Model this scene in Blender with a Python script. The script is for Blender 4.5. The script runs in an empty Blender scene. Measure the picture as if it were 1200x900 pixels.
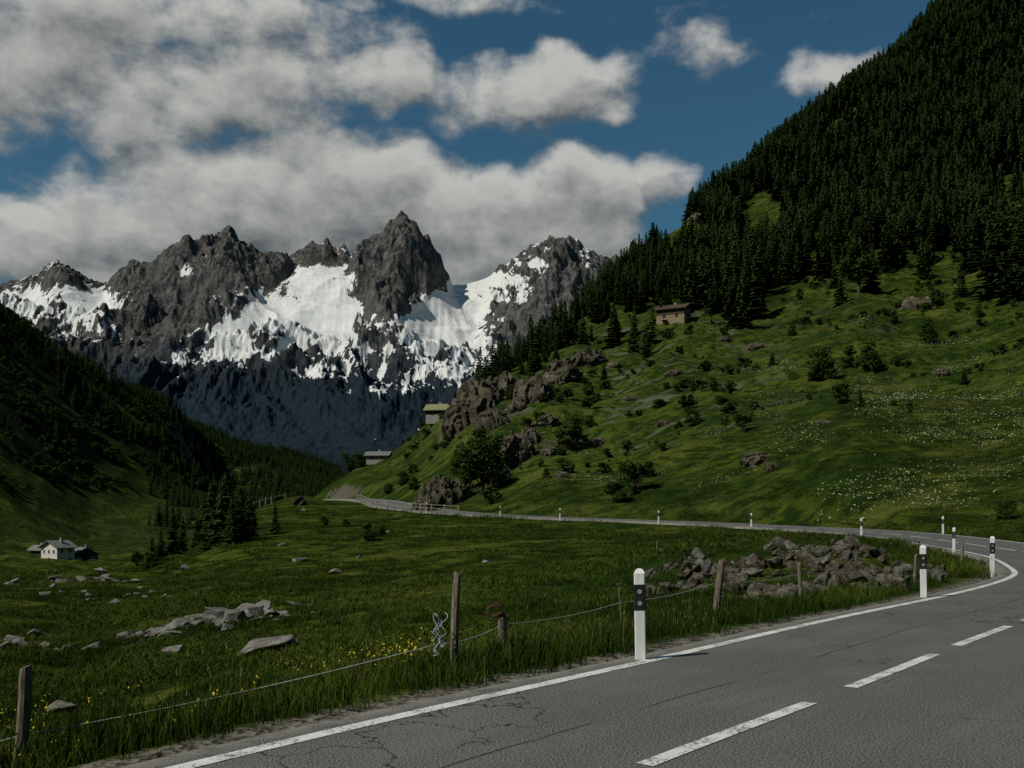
import bpy, bmesh, math, random
import numpy as np
from mathutils import Vector, Matrix
random.seed(7); rng=np.random.default_rng(7)
scene=bpy.context.scene
F=1167.0; EYE=1.64
# ------------------------------------------------------------------ helpers
def link(o):
    scene.collection.objects.link(o); return o
def mesh_np(name,V,Fs,mat=None,smooth=True):
    me=bpy.data.meshes.new(name)
    me.from_pydata([tuple(v) for v in V],[],[tuple(f) for f in Fs]); me.update()
    if mat: me.materials.append(mat)
    if smooth: me.polygons.foreach_set('use_smooth',[True]*len(me.polygons))
    return me
def obj(name,me,loc=(0,0,0),rot=(0,0,0),sc=(1,1,1),parent=None):
    o=bpy.data.objects.new(name,me); link(o); o.location=loc; o.rotation_euler=rot; o.scale=sc
    if parent: o.parent=parent
    return o
def empty(name,loc,rz=0):
    o=bpy.data.objects.new(name,None); link(o); o.location=loc; o.rotation_euler=(0,0,rz); o.empty_display_size=.3; return o
def grid_mesh(name,X,Y,Z,mat,wrap=False):
    n,m=X.shape
    me=bpy.data.meshes.new(name)
    co=np.stack([X,Y,Z],-1).reshape(-1,3).astype(np.float32)
    idx=np.arange(n*m).reshape(n,m)
    a=idx[:-1,:-1].ravel();b=idx[1:,:-1].ravel();c=idx[1:,1:].ravel();d=idx[:-1,1:].ravel()
    q=np.stack([a,b,c,d],-1)
    me.vertices.add(n*m); me.vertices.foreach_set('co',co.ravel())
    me.loops.add(q.size); me.loops.foreach_set('vertex_index',q.ravel().astype(np.int32))
    me.polygons.add(len(q)); me.polygons.foreach_set('loop_start',np.arange(0,q.size,4,dtype=np.int32))
    me.polygons.foreach_set('use_smooth',np.ones(len(q),dtype=bool))
    me.update(calc_edges=True); me.validate()
    if mat: me.materials.append(mat)
    return me
def setattr_f(me,name,vals):
    a=me.attributes.new(name,'FLOAT','POINT'); a.data.foreach_set('value',np.asarray(vals,dtype=np.float32).ravel())
# noise
def perlin(x,y,seed=0):
    x=np.asarray(x,float);y=np.asarray(y,float)
    xi=np.floor(x).astype(np.int64);yi=np.floor(y).astype(np.int64);xf=x-xi;yf=y-yi
    def g(ix,iy,dx,dy):
        h=(ix*374761393+iy*668265263+seed*144269504)&0x7fffffff
        h=((h^(h>>13))*1274126177)&0x7fffffff
        h=(h^(h>>16))
        a=h/float(0x7fffffff)*2*math.pi*7
        return np.cos(a)*dx+np.sin(a)*dy
    u=xf*xf*xf*(xf*(xf*6-15)+10);v=yf*yf*yf*(yf*(yf*6-15)+10)
    n00=g(xi,yi,xf,yf);n10=g(xi+1,yi,xf-1,yf);n01=g(xi,yi+1,xf,yf-1);n11=g(xi+1,yi+1,xf-1,yf-1)
    return (n00*(1-u)+n10*u)*(1-v)+(n01*(1-u)+n11*u)*v
def fbm(x,y,o=4,seed=0,r=.5):
    s=0;a=1
    for i in range(o):
        s=s+a*perlin(x*2**i,y*2**i,seed+i*17);a*=r
    return s
def ridged(x,y,o=5,seed=0,r=.55):
    s=0;a=1;t=0
    for i in range(o):
        s=s+a*(1-2*np.abs(perlin(x*2**i,y*2**i,seed+i*13)));t+=a;a*=r
    return s/t
def sm(x,a,b):
    t=np.clip((x-a)/(b-a),0,1);return t*t*(3-2*t)
# ------------------------------------------------------------------ material helpers
class N:
    def __init__(s,nt): s.nt=nt; s.n=nt.nodes; s.l=nt.links
    def add(s,t,**k):
        n=s.n.new(t)
        for a,b in k.items(): setattr(n,a,b)
        return n
    def put(s,sock,v):
        if isinstance(v,bpy.types.NodeSocket): s.l.new(v,sock)
        else: sock.default_value=v
    def math(s,op,a,b=0.0,c=None,clamp=False):
        n=s.add('ShaderNodeMath',operation=op,use_clamp=clamp); s.put(n.inputs[0],a); s.put(n.inputs[1],b)
        if c is not None: s.put(n.inputs[2],c)
        return n.outputs[0]
    def noise(s,vec,scale,detail=4,rough=.55,dist=0.0,dim='3D'):
        n=s.add('ShaderNodeTexNoise',noise_dimensions=dim); 
        if vec is not None: s.l.new(vec,n.inputs['Vector'])
        n.inputs['Scale'].default_value=scale;n.inputs['Detail'].default_value=detail;n.inputs['Roughness'].default_value=rough;n.inputs['Distortion'].default_value=dist
        return n.outputs['Fac']
    def mapr(s,v,a,b,c=0.,d=1.,smooth=True):
        n=s.add('ShaderNodeMapRange'); 
        if smooth: n.interpolation_type='SMOOTHSTEP'
        s.put(n.inputs[0],v);n.inputs[1].default_value=a;n.inputs[2].default_value=b;n.inputs[3].default_value=c;n.inputs[4].default_value=d
        return n.outputs[0]
    def mix(s,f,a,b,blend='MIX'):
        n=s.add('ShaderNodeMix',data_type='RGBA',blend_type=blend)
        s.put(n.inputs[0],f)
        for k,v in ((6,a),(7,b)):
            if isinstance(v,bpy.types.NodeSocket): s.l.new(v,n.inputs[k])
            else: n.inputs[k].default_value=(*v,1) if len(v)==3 else v
        return n.outputs[2]
    def attr(s,name): return s.add('ShaderNodeAttribute',attribute_name=name).outputs['Fac']
    def mapping(s,vec,sc=(1,1,1),rot=(0,0,0)):
        n=s.add('ShaderNodeMapping'); s.l.new(vec,n.inputs[0]); n.inputs['Scale'].default_value=sc;n.inputs['Rotation'].default_value=rot
        return n.outputs[0]
    def bump(s,h,strength=.5,dist=.1):
        n=s.add('ShaderNodeBump'); s.l.new(h,n.inputs['Height']);s.put(n.inputs['Strength'],strength);n.inputs['Distance'].default_value=dist
        return n.outputs[0]
def newmat(name,rough=.9,spec=.2):
    m=bpy.data.materials.new(name);m.use_nodes=True;b=m.node_tree.nodes['Principled BSDF']
    b.inputs['Roughness'].default_value=rough;b.inputs['Specular IOR Level'].default_value=spec
    k=N(m.node_tree);geo=k.add('ShaderNodeNewGeometry');tc=k.add('ShaderNodeTexCoord')
    return m,k,b,geo,tc
def diffmat(name):
    m=bpy.data.materials.new(name);m.use_nodes=True;k=N(m.node_tree);k.n.remove(k.n['Principled BSDF'])
    b=k.add('ShaderNodeBsdfDiffuse');out=[q for q in k.n if q.type=='OUTPUT_MATERIAL'][0];k.l.new(b.outputs[0],out.inputs[0])
    return m,k,b,k.add('ShaderNodeNewGeometry'),k.add('ShaderNodeTexCoord')
def simple(name,c1,c2,scale=5,rough=.85,bump=.3,bd=.02,stretch=(1,1,1),spec=.2):
    m,k,b,geo,tc=newmat(name,rough,spec)
    v=k.mapping(tc.outputs['Object'],stretch)
    n=k.noise(v,scale,4,.6)
    k.l.new(k.mix(k.mapr(n,.3,.7),c1,c2),b.inputs['Base Color'])
    k.l.new(k.bump(n,bump,bd),b.inputs['Normal'])
    return m
# ------------------------------------------------------------------ road path (inner/left painted line)
L=[(-8.2,-14,0),(-7.9,-8,0),(-6.9,-2.5,0),(-4.9,2.3,0),(-2.06,6.5,0),(-.65,8.35,0),(1.5,11.0,0),(3.6,13.7,0),(5.7,16.3,0),(8.25,19.3,0),(11.1,23,0),(13.5,26.7,0),(15.4,31,0),(17.1,35.3,0),(18.6,40,0),(19.9,48,.1),(20.3,57,.33),(19.5,66,.5),(17,75.5,.62),(12,86,.85),(4.5,95,1.1),(-2.5,103,1.35),(-10,112,1.8),(-17,126,2.5),(-22,145,3.4),(-30,168,4.0),(-40,195,3.6),(-49,225,2.6),(-58,255,1.6)]
def catmull(P,step=.5):
    P=np.array(P,float);P=np.vstack([2*P[0]-P[1],P,2*P[-1]-P[-2]]);out=[]
    for i in range(1,len(P)-2):
        n=max(2,int(np.linalg.norm(P[i+1]-P[i])/step))
        for j in range(n):
            t=j/n;a,b,c,d=P[i-1],P[i],P[i+1],P[i+2]
            out.append(.5*((2*b)+(-a+c)*t+(2*a-5*b+4*c-d)*t*t+(-a+3*b-3*c+d)*t**3))
    out.append(P[-2]);return np.array(out)
LP=catmull(L)
for _ in range(6): LP[1:-1]=.25*LP[:-2]+.5*LP[1:-1]+.25*LP[2:]
T=np.gradient(LP[:,:2],axis=0);T/=np.linalg.norm(T,axis=1)[:,None];NR=np.stack([T[:,1],-T[:,0]],-1)
ARC=np.concatenate([[0],np.cumsum(np.linalg.norm(np.diff(LP[:,:2],axis=0),axis=1))])
for _ in range(4): NR[1:-1]=.25*NR[:-2]+.5*NR[1:-1]+.25*NR[2:]
HALF=2.98; CEN=2.62   # asphalt centre offset from painted line, half width
CL=LP[:,:2]+NR*CEN
def roadinfo(x,y):
    """signed distance outside (+right) from road centreline, road z"""
    sh=x.shape;x=x.ravel();y=y.ravel();off=np.full(x.shape,999.);zr=np.zeros(x.shape)
    near=np.where((np.hypot(x,y)<285)&(y>-25)&(np.abs(x)<75))[0]
    for s in range(0,len(near),20000):
        i=near[s:s+20000]
        d2=(x[i][:,None]-CL[None,::1,0])**2+(y[i][:,None]-CL[None,:,1])**2
        k=d2.argmin(1)
        dd=np.sqrt(d2[np.arange(len(i)),k]);sg=np.sign((x[i]-CL[k,0])*NR[k,0]+(y[i]-CL[k,1])*NR[k,1])
        off[i]=dd*sg;zr[i]=LP[k,2]
    return off.reshape(sh),zr.reshape(sh)
# ------------------------------------------------------------------ terrain control points: (image pixel x, image pixel y, estimated depth)
S=[]
def col(h,*p):
    for v,y in p: S.append((h,v,y))
col(-500,(700,20),(660,50),(640,110),(560,240),(350,420),(200,600),(200,900),(450,2500),(520,7000))
col(-200,(900,10),(780,20),(690,50),(665,90),(650,180),(600,280),(480,400),(330,560),(290,680),(330,1000),(470,2500),(540,7000))
col(0,(900,11),(820,17),(760,25),(705,45),(683,70),(672,100),(658,250),(642,330),(560,430),(450,560),(366,700),(380,900),(480,2500),(545,7000))
col(100,(900,10.5),(850,14),(780,24),(740,33),(692,55),(670,80),(676,120),(656,280),(632,400),(600,480),(500,620),(432,760),(450,950),(530,2500),(560,7000))
col(200,(895,8.6),(820,15),(760,24),(720,37),(682,65),(660,88),(668,120),(650,300),(626,450),(560,650),(480,900),(490,1050),(540,2500),(560,7000))
col(250,(718,34),(668,66),(640,92),(634,118),(646,180),(634,300),(560,900),(515,1050))
col(300,(860,8.8),(800,15),(740,26),(700,40),(660,65),(615,105),(600,128),(612,180),(618,350),(600,600),(560,900),(528,1250),(530,1400),(550,2500),(565,7000))
col(350,(650,72),(612,102),(590,132),(583,150),(594,200),(602,260),(606,350),(590,700),(560,1000),(535,1400),(550,2500),(566,7000))
col(400,(845,9.2),(780,16),(720,28),(690,40),(650,68),(620,95),(600,120),(584,165),(572,215),(560,300),(585,500),(575,900),(556,1400),(560,2500),(568,7000))
col(450,(600,118),(588,140),(566,200),(543,280),(534,350),(560,600),(565,1400),(563,2500))
col(500,(826,9.4),(760,16),(712,27),(682,38),(645,65),(618,90),(601,115),(583,140),(545,190),(515,250),(500,310),(520,500),(545,1200),(560,2500),(570,7000))
col(550,(602,110),(583,133),(535,160),(483,205),(465,235),(475,400),(530,1200),(560,2500))
col(600,(800,10.4),(740,18),(702,27),(672,40),(640,62),(620,83),(602,110),(580,125),(530,150),(480,190),(440,255),(445,350),(500,1200),(560,2500),(570,7000))
col(650,(606,99),(570,120),(505,160),(440,225),(396,310),(410,420),(470,1200))
col(700,(780,11.8),(735,18),(702,26),(672,38),(642,56),(622,78),(607,98),(568,118),(520,148),(455,205),(400,280),(350,380),(350,480),(420,1200),(540,2500),(560,7000))
col(800,(750,14.5),(722,19),(695,24),(652,29.5),(645,42),(630,60),(611,90),(555,112),(485,155),(420,215),(370,290),(315,400),(268,520),(275,680),(350,1200),(500,2500))
col(900,(728,17.5),(722,20),(690,24.2),(642,29),(636,45),(623,68),(614,80),(550,100),(455,165),(385,255),(330,350),(255,480),(185,650),(190,800),(260,1200),(480,2500),(560,7000))
col(1000,(712,19),(700,22),(648,28),(638,42),(628,57),(617,70),(550,86),(455,145),(355,265),(305,360),(205,500),(115,660),(115,800),(180,1200),(450,2500))
col(1070,(696,22.5),(655,28),(641,40))
col(1150,(625,62),(555,82),(455,135),(355,235),(300,330),(200,450),(100,580),(0,720),(-60,900),(40,1300),(400,2500),(540,7000))
col(1300,(660,31),(615,52),(520,80),(430,125),(330,220),(250,330),(130,450),(0,600),(-120,750),(-120,1000),(100,1600),(500,5000))
col(1700,(760,11),(660,24),(560,45),(430,80),(330,150),(150,300),(0,450),(-200,650),(-250,900),(100,2000),(500,7000))
S=np.array(S,float)
sx=(S[:,0]-600)/F*S[:,2];sy=S[:,2];sz=EYE+(601-S[:,1])/F*S[:,2]
# hand-set control points close to the viewpoint
ex=[(-9,3,-.4),(-7,0,-.2),(-14,4,-1.2),(3,2,0),(6,6,0),(9,12,0),(14,10,.6),(6,1,0),(0,3,0),(-2,3,0),(25,15,5),(12,3,.8),(-25,8,-1.8),(15,20,0),(21,30,0.2),(23,38,0.1)]
for a,b,c in ex: sx=np.append(sx,a);sy=np.append(sy,b);sz=np.append(sz,c)
BS=5.0
def polar(x,y): 
    r=np.hypot(x,y);return np.arctan2(x,y)*BS,np.log(r+3),r
pa,pl,pr=polar(sx,sy);Q=sz/(pr+15)
def U(d2): return d2*np.log(d2+1e-12)
NT=len(pa);K=U((pa[:,None]-pa)**2+(pl[:,None]-pl)**2)+np.eye(NT)*2e-3
Pm=np.stack([np.ones(NT),pa,pl],-1);A=np.zeros((NT+3,NT+3));A[:NT,:NT]=K;A[:NT,NT:]=Pm;A[NT:,:NT]=Pm.T
WT=np.linalg.solve(A,np.concatenate([Q,[0,0,0]]))
def tps(a,l):
    out=np.empty(a.shape)
    for s in range(0,len(a),20000):
        i=slice(s,s+20000)
        out[i]=U((a[i][:,None]-pa)**2+(l[i][:,None]-pl)**2)@WT[:NT]+WT[NT]+WT[NT+1]*a[i]+WT[NT+2]*l[i]
    return out
LIM=math.radians(46)
def H(x,y,full=False):
    x=np.asarray(x,float);y=np.asarray(y,float);sh=x.shape;x=x.ravel();y=y.ravel()
    b=np.arctan2(x,y);r=np.hypot(x,y);l=np.log(np.maximum(r,2)+3)
    z=tps(np.clip(b,-LIM,LIM)*BS,l)*(r+15)
    back=np.abs(b)>LIM
    if back.any():
        i=np.where(back)[0];o=tps(np.clip(-b[i],-LIM,LIM)*BS,l[i])*(r[i]+15)
        w=.5*sm(np.abs(b[i]),LIM,math.pi);z[i]=z[i]*(1-w)+o*w
    off,zr=roadinfo(x,y);ao=np.abs(off)
    f=sm(ao,3.5,8)
    z=z+f*(.14*fbm(x/3.5,y/3.5,3,3)+.4*fbm(x/14,y/14,3,9)*sm(r,12,40))
    hill=sm(r,105,170)*sm(ao,5,30)
    z=z+hill*(3.0*fbm(x/26,y/26,5,21,.6))+sm(r,350,600)*8*fbm(x/95,y/95,5,31)+sm(r,1300,2500)*25*fbm(x/300,y/300,4,41)
    inner=HALF+.12+.012*r
    w=sm(ao,inner,inner+2.2+.02*r)
    zz=(zr-.05-.0012*r)*(1-w)+z*w
    z=np.where(ao<60,zz,z)
    if full: return z.reshape(sh),off.reshape(sh)
    return z.reshape(sh)
def Hs(x,y): return float(H(np.array([x]),np.array([y]))[0])
YM=np.exp(np.linspace(math.log(6),math.log(1500),600))
def sight(h,v):
    """where a line of sight meets the ground -> x,y,z"""
    z=H((h-600)/F*YM,YM);e=EYE+(601-v)/F*YM
    k=np.where(z>=e)[0];k=k[0] if len(k) else len(YM)-1
    y=YM[k];return (h-600)/F*y,y,float(z[k])
def at(h,y):
    x=(h-600)/F*y;return x,y,Hs(x,y)
# ------------------------------------------------------------------ ground sheet
def grass_ground():
    m,k,b,geo,tc=diffmat('grass_ground')
    P=tc.outputs['Object']
    n1=k.noise(P,.045,3,.6,0,'2D');n2=k.noise(P,.5,4,.65,0,'2D');n3=k.noise(P,5,2,.7,0,'2D');n4=k.noise(k.mapping(P,(.7,1.1,1),(0,0,.5)),.12,6,.72,0,'2D')
    c=k.mix(k.mapr(n1,.38,.62),(.022,.042,.006),(.064,.090,.011))
    c=k.mix(k.mapr(n2,.38,.62),(.012,.024,.005),c)
    c=k.mix(k.math('MULTIPLY',k.mapr(n4,.50,.66),.60),c,(.112,.122,.024))
    c=k.mix(k.mapr(n3,.3,.75,0,.5),c,(.008,.016,.004))
    # dark scrub plus cloud shade painted into the colour, pale stony terraces, bare rock
    c=k.mix(k.math('MULTIPLY',k.attr('scrub_shade'),k.mapr(k.noise(P,.03,5,.7,0,'2D'),.36,.54)),c,(.012,.020,.009))
    st=k.math('MULTIPLY',k.attr('stony'),k.mapr(n4,.46,.36))
    c=k.mix(st,c,(.095,.105,.065))
    sl=k.add('ShaderNodeSeparateXYZ');k.l.new(geo.outputs['Normal'],sl.inputs[0])
    steep=k.math('ADD',sl.outputs[2],k.math('MULTIPLY',k.math('SUBTRACT',n2,.5),.5))
    rock=k.mix(k.mapr(n3,.35,.65),(.035,.032,.025),(.15,.135,.105))
    c=k.mix(k.mapr(steep,.67,.58),c,rock)
    c=k.mix(k.attr('verge'),c,k.mix(k.mapr(n3,.35,.65),(.06,.055,.04),(.16,.15,.12)))
    k.l.new(c,b.inputs[0])
    hh=k.math('ADD',k.math('MULTIPLY',n3,.3),n2)
    k.l.new(k.bump(hh,.9,.6),b.inputs['Normal'])
    return m
MG=grass_ground()
bear=np.concatenate([np.linspace(-180,-36,50)[:-1],np.linspace(-36,36,440),np.linspace(36,180,50)[1:]])*math.pi/180
rad=np.concatenate([[.01],np.exp(np.linspace(math.log(2),math.log(9000),440))])
B,R=np.meshgrid(bear,rad,indexing='ij')
X=np.sin(B)*R;Y=np.cos(B)*R
Z,OFF=H(X,Y,True)
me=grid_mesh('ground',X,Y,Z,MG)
hr=600+F*X/np.maximum(Y,.01)
infront=(Y>0)
scrub_shade=np.where(infront&(hr<440),sm(R,330,450),0)*sm(-hr,-440,-400)*np.maximum(.55,np.maximum(sm(Z,6,34),sm(hr,150,240)))  # left hill mask: scrub cover together with painted cloud shade
setattr_f(me,'scrub_shade',scrub_shade)
stony=np.where(infront,np.exp(-((hr-740)/170)**2)*sm(R,110,150)*sm(-R,-330,-270),0)
setattr_f(me,'stony',stony*.85)
setattr_f(me,'verge',sm(-np.abs(OFF),-(HALF+.75),-(HALF+.35))*sm(-R,-90,-30))
ground=obj('ground',me)
# ------------------------------------------------------------------ road
def asphalt():
    m,k,b,geo,tc=newmat('asphalt',.82,.25)
    P=tc.outputs['Object'];uv=k.add('ShaderNodeUVMap',uv_map='UVMap').outputs[0]
    n1=k.noise(P,.6,4,.6,0,'2D');n2=k.noise(P,60,2,.85,0,'2D');n3=k.noise(k.mapping(uv,(2.2,.12,1)),1,4,.6,0,'2D')
    c=k.mix(k.mapr(n1,.3,.7),(.070,.072,.067),(.108,.108,.099))
    c=k.mix(k.mapr(n3,.35,.65,0,.6),c,(.060,.061,.058))
    c=k.mix(k.mapr(n2,.50,.60,0,.8),c,(.21,.21,.19))
    c=k.mix(k.mapr(n2,.47,.36,0,.85),c,(.022,.022,.021))
    # cracks
    v=k.add('ShaderNodeTexVoronoi',feature='DISTANCE_TO_EDGE',voronoi_dimensions='2D');
    dn=k.add('ShaderNodeTexNoise',noise_dimensions='2D');dn.inputs['Scale'].default_value=2.5;dn.inputs['Detail'].default_value=4;k.l.new(P,dn.inputs['Vector'])
    vm=k.add('ShaderNodeVectorMath',operation='MULTIPLY_ADD');k.l.new(dn.outputs['Color'],vm.inputs[0]);vm.inputs[1].default_value=(.9,.9,0);k.l.new(P,vm.inputs[2])
    k.l.new(vm.outputs[0],v.inputs['Vector']);v.inputs['Scale'].default_value=1.1
    cr=k.mapr(v.outputs['Distance'],.006,.026,1,0)
    cr=k.math('MULTIPLY',cr,k.mapr(k.noise(P,.28,2,.5,0,'2D'),.47,.55))
    c=k.mix(k.math('MULTIPLY',cr,.9),c,(.012,.012,.012))
    # longitudinal paving seam
    su=k.add('ShaderNodeSeparateXYZ');k.l.new(uv,su.inputs[0])
    wob=k.math('ADD',su.outputs[0],k.math('MULTIPLY',k.math('SUBTRACT',n1,.5),.14))
    seam=k.mapr(k.math('ABSOLUTE',k.math('SUBTRACT',wob,1.35)),.008,.022,1,0)
    seam2=k.mapr(k.math('ABSOLUTE',k.math('SUBTRACT',wob,2.52)),.006,.018,1,0)
    seam=k.math('MAXIMUM',k.math('MULTIPLY',seam,k.mapr(n1,.35,.5)),k.math('MULTIPLY',seam2,k.mapr(n1,.5,.62)))
    c=k.mix(k.math('MULTIPLY',seam,.75),c,(.015,.015,.015))
    # dusty edge
    edge=k.mapr(su.outputs[0],-.05,-.34,0,.8)
    edge=k.math('MULTIPLY',edge,k.mapr(k.noise(P,3,4,.7,0,'2D'),.3,.6))
    c=k.mix(edge,c,(.20,.185,.15))
    k.l.new(c,b.inputs['Base Color'])
    k.l.new(k.bump(n2,.6,.008),b.inputs['Normal'])
    return m
def ribbon(name,offs,zs,mat,i0=0,i1=None):
    i1=i1 or len(LP)
    Xr=np.stack([LP[i0:i1,0]+NR[i0:i1,0]*o for o in offs],-1);Yr=np.stack([LP[i0:i1,1]+NR[i0:i1,1]*o for o in offs],-1)
    Zr=np.stack([LP[i0:i1,2]+z for z in zs],-1)
    me=grid_mesh(name,Xr,Yr,Zr,mat)
    uv=me.uv_layers.new(name='UVMap')
    vi=np.empty(len(me.loops),dtype=np.int32);me.loops.foreach_get('vertex_index',vi)
    o=np.tile(np.array(offs),(Xr.shape[0],1)).ravel();a=np.repeat(ARC[i0:i1],len(offs))
    uv.data.foreach_set('uv',np.stack([o[vi],a[vi]],-1).ravel().astype(np.float32))
    return me
offs=[CEN-HALF-.25,CEN-HALF]+list(np.linspace(CEN-HALF+.02,CEN+HALF-.02,13))+[CEN+HALF,CEN+HALF+.25]
zs=[-.3,-.012]+[0.0]*13+[-.012,-.3]
road=obj('road',ribbon('road',offs,zs,asphalt()))
mp,k,b,geo,tc=newmat('road_paint',.6,.3)
pn=k.noise(tc.outputs['Object'],28,5,.75,0,'2D');pn2=k.noise(tc.outputs['Object'],3,3,.6,0,'2D')
w=k.mapr(k.math('ADD',pn,k.math('MULTIPLY',pn2,.5)),.60,.76,0,1)
k.l.new(k.mix(w,(.17,.17,.16),(.62,.62,.58)),b.inputs['Base Color'])
def strip(me_name,o0,o1,z,mat,i0,i1): return ribbon(me_name,[o0,o1],[z,z],mat,i0,i1)
obj('edge_line',strip('edge_line',-.075,.075,.005,mp,0,len(LP)))
obj('edge_line',strip('edge_line_outer',5.2,5.34,.005,mp,0,len(LP)))
# dashes
k0=((LP[:,0]+NR[:,0]*2.35-.94)**2+(LP[:,1]+NR[:,1]*2.35-6.47)**2).argmin();s0=ARC[k0]
bm=bmesh.new()
def pos(s,o):
    return Vector((np.interp(s,ARC,LP[:,0]+NR[:,0]*o),np.interp(s,ARC,LP[:,1]+NR[:,1]*o),np.interp(s,ARC,LP[:,2])+.006))
s=s0-3.72
while s<ARC[-1]-5:
    st=np.linspace(s,s+2.76,6);vs=[(bm.verts.new(pos(q,2.285)),bm.verts.new(pos(q,2.415))) for q in st]
    for a,c in zip(vs[:-1],vs[1:]): bm.faces.new((a[0],a[1],c[1],c[0]))
    s+=3.72
me=bpy.data.meshes.new('centre_line');bm.to_mesh(me);me.materials.append(mp);obj('centre_line',me)
# ------------------------------------------------------------------ snow mountains
SK=[(-400,300),(-250,330),(-120,300),(-60,320),(0,335),(20,329),(45,324),(58,313),(68,309),(85,317),(105,336),(125,341),(140,325),(158,313),(175,320),(190,309),(210,301),(222,290),(232,293),(250,289),(262,281),(270,273),(280,287),(300,301),(320,294),(338,304),(355,296),(365,286),(374,292),(384,287),(395,300),(404,296),(410,308),(425,300),(436,286),(448,282),(456,270),(463,266),(471,257),(480,266),(488,270),(496,285),(502,284),(511,303),(516,305),(522,324),(530,334),(545,331),(570,322),(590,312),(610,303),(628,294),(640,289),(655,292),(668,289),(685,300),(700,307),(740,318),(800,330),(900,360),(1100,400)]
SK=np.array(SK,float)
nu,nv=900,400
hu=np.concatenate([np.linspace(-350,-20,50)[:-1],np.linspace(-20,760,nu-90),np.linspace(760,1050,42)[1:]]);
Yr0=5000.;Yb=2500.
tt=np.concatenate([-(np.linspace(1,0,40)[:-1])**1.3*.35,np.linspace(0,1,nv-39)**1.15])   # <0 behind ridge
HU,TT=np.meshgrid(hu,tt,indexing='ij')
u=(HU-600)/F
Ym=Yr0-(Yr0-Yb)*TT
Ym=Ym+(260*fbm(u*6,u*0+3.3,3,5))*np.clip(1-TT,0,1)
Xm=u*Ym
Sb=np.zeros_like(HU)
kern=[(-24,.1),(-16,.13),(-8,.17),(0,.2),(8,.17),(16,.13),(24,.1)]
for d,wt in kern: Sb+=wt*np.interp(HU+d*np.clip(TT,0,1)*4,SK[:,0],SK[:,1])
Se=(601-Sb)/F*Yr0+EYE
zb=150
tf=np.clip(TT,0,1)
prof=(1-tf)**1.5
z=zb+(Se-zb)*prof
z=np.where(TT<0,zb+(Se-zb)*(1+TT*1.8),z)
SN=[(378,332,42,22,1.3),(355,360,60,28,1.3),(305,394,78,23,1.1),(250,410,60,20,1.1),(400,388,46,28,.8),(90,355,70,16,.9),(40,365,60,18,.9),(110,388,50,20,.8),(236,322,28,8,1.1),(290,310,10,8,.7),(505,375,44,26,1.5),(540,355,34,22,1.3),(530,400,58,16,.8),(590,330,34,11,1.1),(632,310,26,8,.9),(600,352,24,7,.7),(430,462,34,13,.9),(440,488,16,20,.6),(555,425,44,12,.8),(500,442,44,14,.8),(208,430,9,34,1.2),(400,435,40,10,.9),(345,438,50,9,.7),(425,360,18,12,.7),(640,345,14,8,.6),(585,392,16,10,.5),(170,455,7,20,.4),(470,405,30,12,.6),
(470,292,34,38,-1.5),(452,352,34,24,-1.3),(462,330,32,22,-.9),(268,316,28,22,-1.),(200,352,42,32,-1.5),(182,400,44,26,-1.2),(318,322,20,24,-1.),(366,300,22,11,-1.1),(612,392,28,28,-.7),(665,335,26,20,-.7),(640,372,26,24,-.6),(310,482,100,34,-1.9),(235,482,70,42,-1.7),(68,322,20,8,-.8),(150,326,20,10,-.8),(390,508,30,20,-1),(570,480,50,24,-.6),(60,425,60,25,-.8)]
BL=np.zeros_like(z);E0=601-(z-EYE)/Ym*F
for a,b_,c,d,w_ in SN: BL+=w_*np.exp(-((HU-a)/c)**2-((E0-b_)/d)**2)
calm=1-.90*sm(BL,.2,.8)
foot=1-sm(TT,.66,.95)
wx=Xm/520+.5*fbm(Xm/700,Ym/700,3,77);wy=Ym/950+.5*fbm(Xm/700,Ym/700,3,78)
amp=sm(TT,0.0,.16)*foot
rib=ridged(wx,wy,5,61,.5);rlow=ridged(wx,wy,2,61,.5)
z+=amp*((rib*calm+rlow*(1-calm))-.45)*300*(.30+.70*calm)
r2=ridged(Xm/190,Ym/330,6,66,.6)
z+=(r2-.4)*100*(.60+.40*sm(np.abs(TT),0,.06))*calm*(.25+.75*foot)
z+=(ridged(Xm/46,Ym/80,3,67,.55)-.4)*24*calm*(.25+.75*foot)
def cone(hx,vy,yd,sl,asp=1.0,seed=1):
    x0=(hx-600)/F*yd;z0=EYE+(601-vy)/F*yd
    d=np.hypot((Xm-x0)*asp,(Ym-yd)*.8)
    th=np.arctan2(Ym-yd,Xm-x0)
    d=d*(1+.6*(ridged(th*1.6+seed,d/1400,3,seed)-.4)+.3*fbm(th*5,d/300,3,seed+9))
    return z0-sl*d+(ridged(Xm/130,Ym/170,5,seed+4,.6)-.45)*120
for c in [(176,352,4250,1.25,1.2,3),(215,335,4550,1.25,1.1,8),(262,385,4200,1.0,1.0,9),(462,312,4820,1.9,1.35,12),(446,352,4620,1.6,1.2,15),(655,335,4700,1.2,1.0,22),(612,392,4250,1.2,1.1,25),(120,378,4400,.9,1,33)]:
    z=np.maximum(z,cone(*c))
z=np.maximum(z,-30)
skirt=sm(TT,.955,1.0);z=z*(1-skirt)-260*skirt
dzdx=np.gradient(z,axis=0)/np.maximum(np.abs(np.gradient(Xm,axis=0)),.5)
dzdt=np.gradient(z,axis=1)/np.maximum(np.abs(np.gradient(Ym,axis=1)),.5)
slope=np.hypot(dzdx,dzdt)
EV=601-(z-EYE)/Ym*F
snow=np.zeros_like(z)
for a,b_,c,d,w_ in SN: snow+=w_*np.exp(-((HU-a)/c)**2-((EV-b_)/d)**2)
streak=fbm(Xm/70+.5*fbm(Xm/110,z/110,2,5),z/150+Xm/260,5,101,.72)
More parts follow.
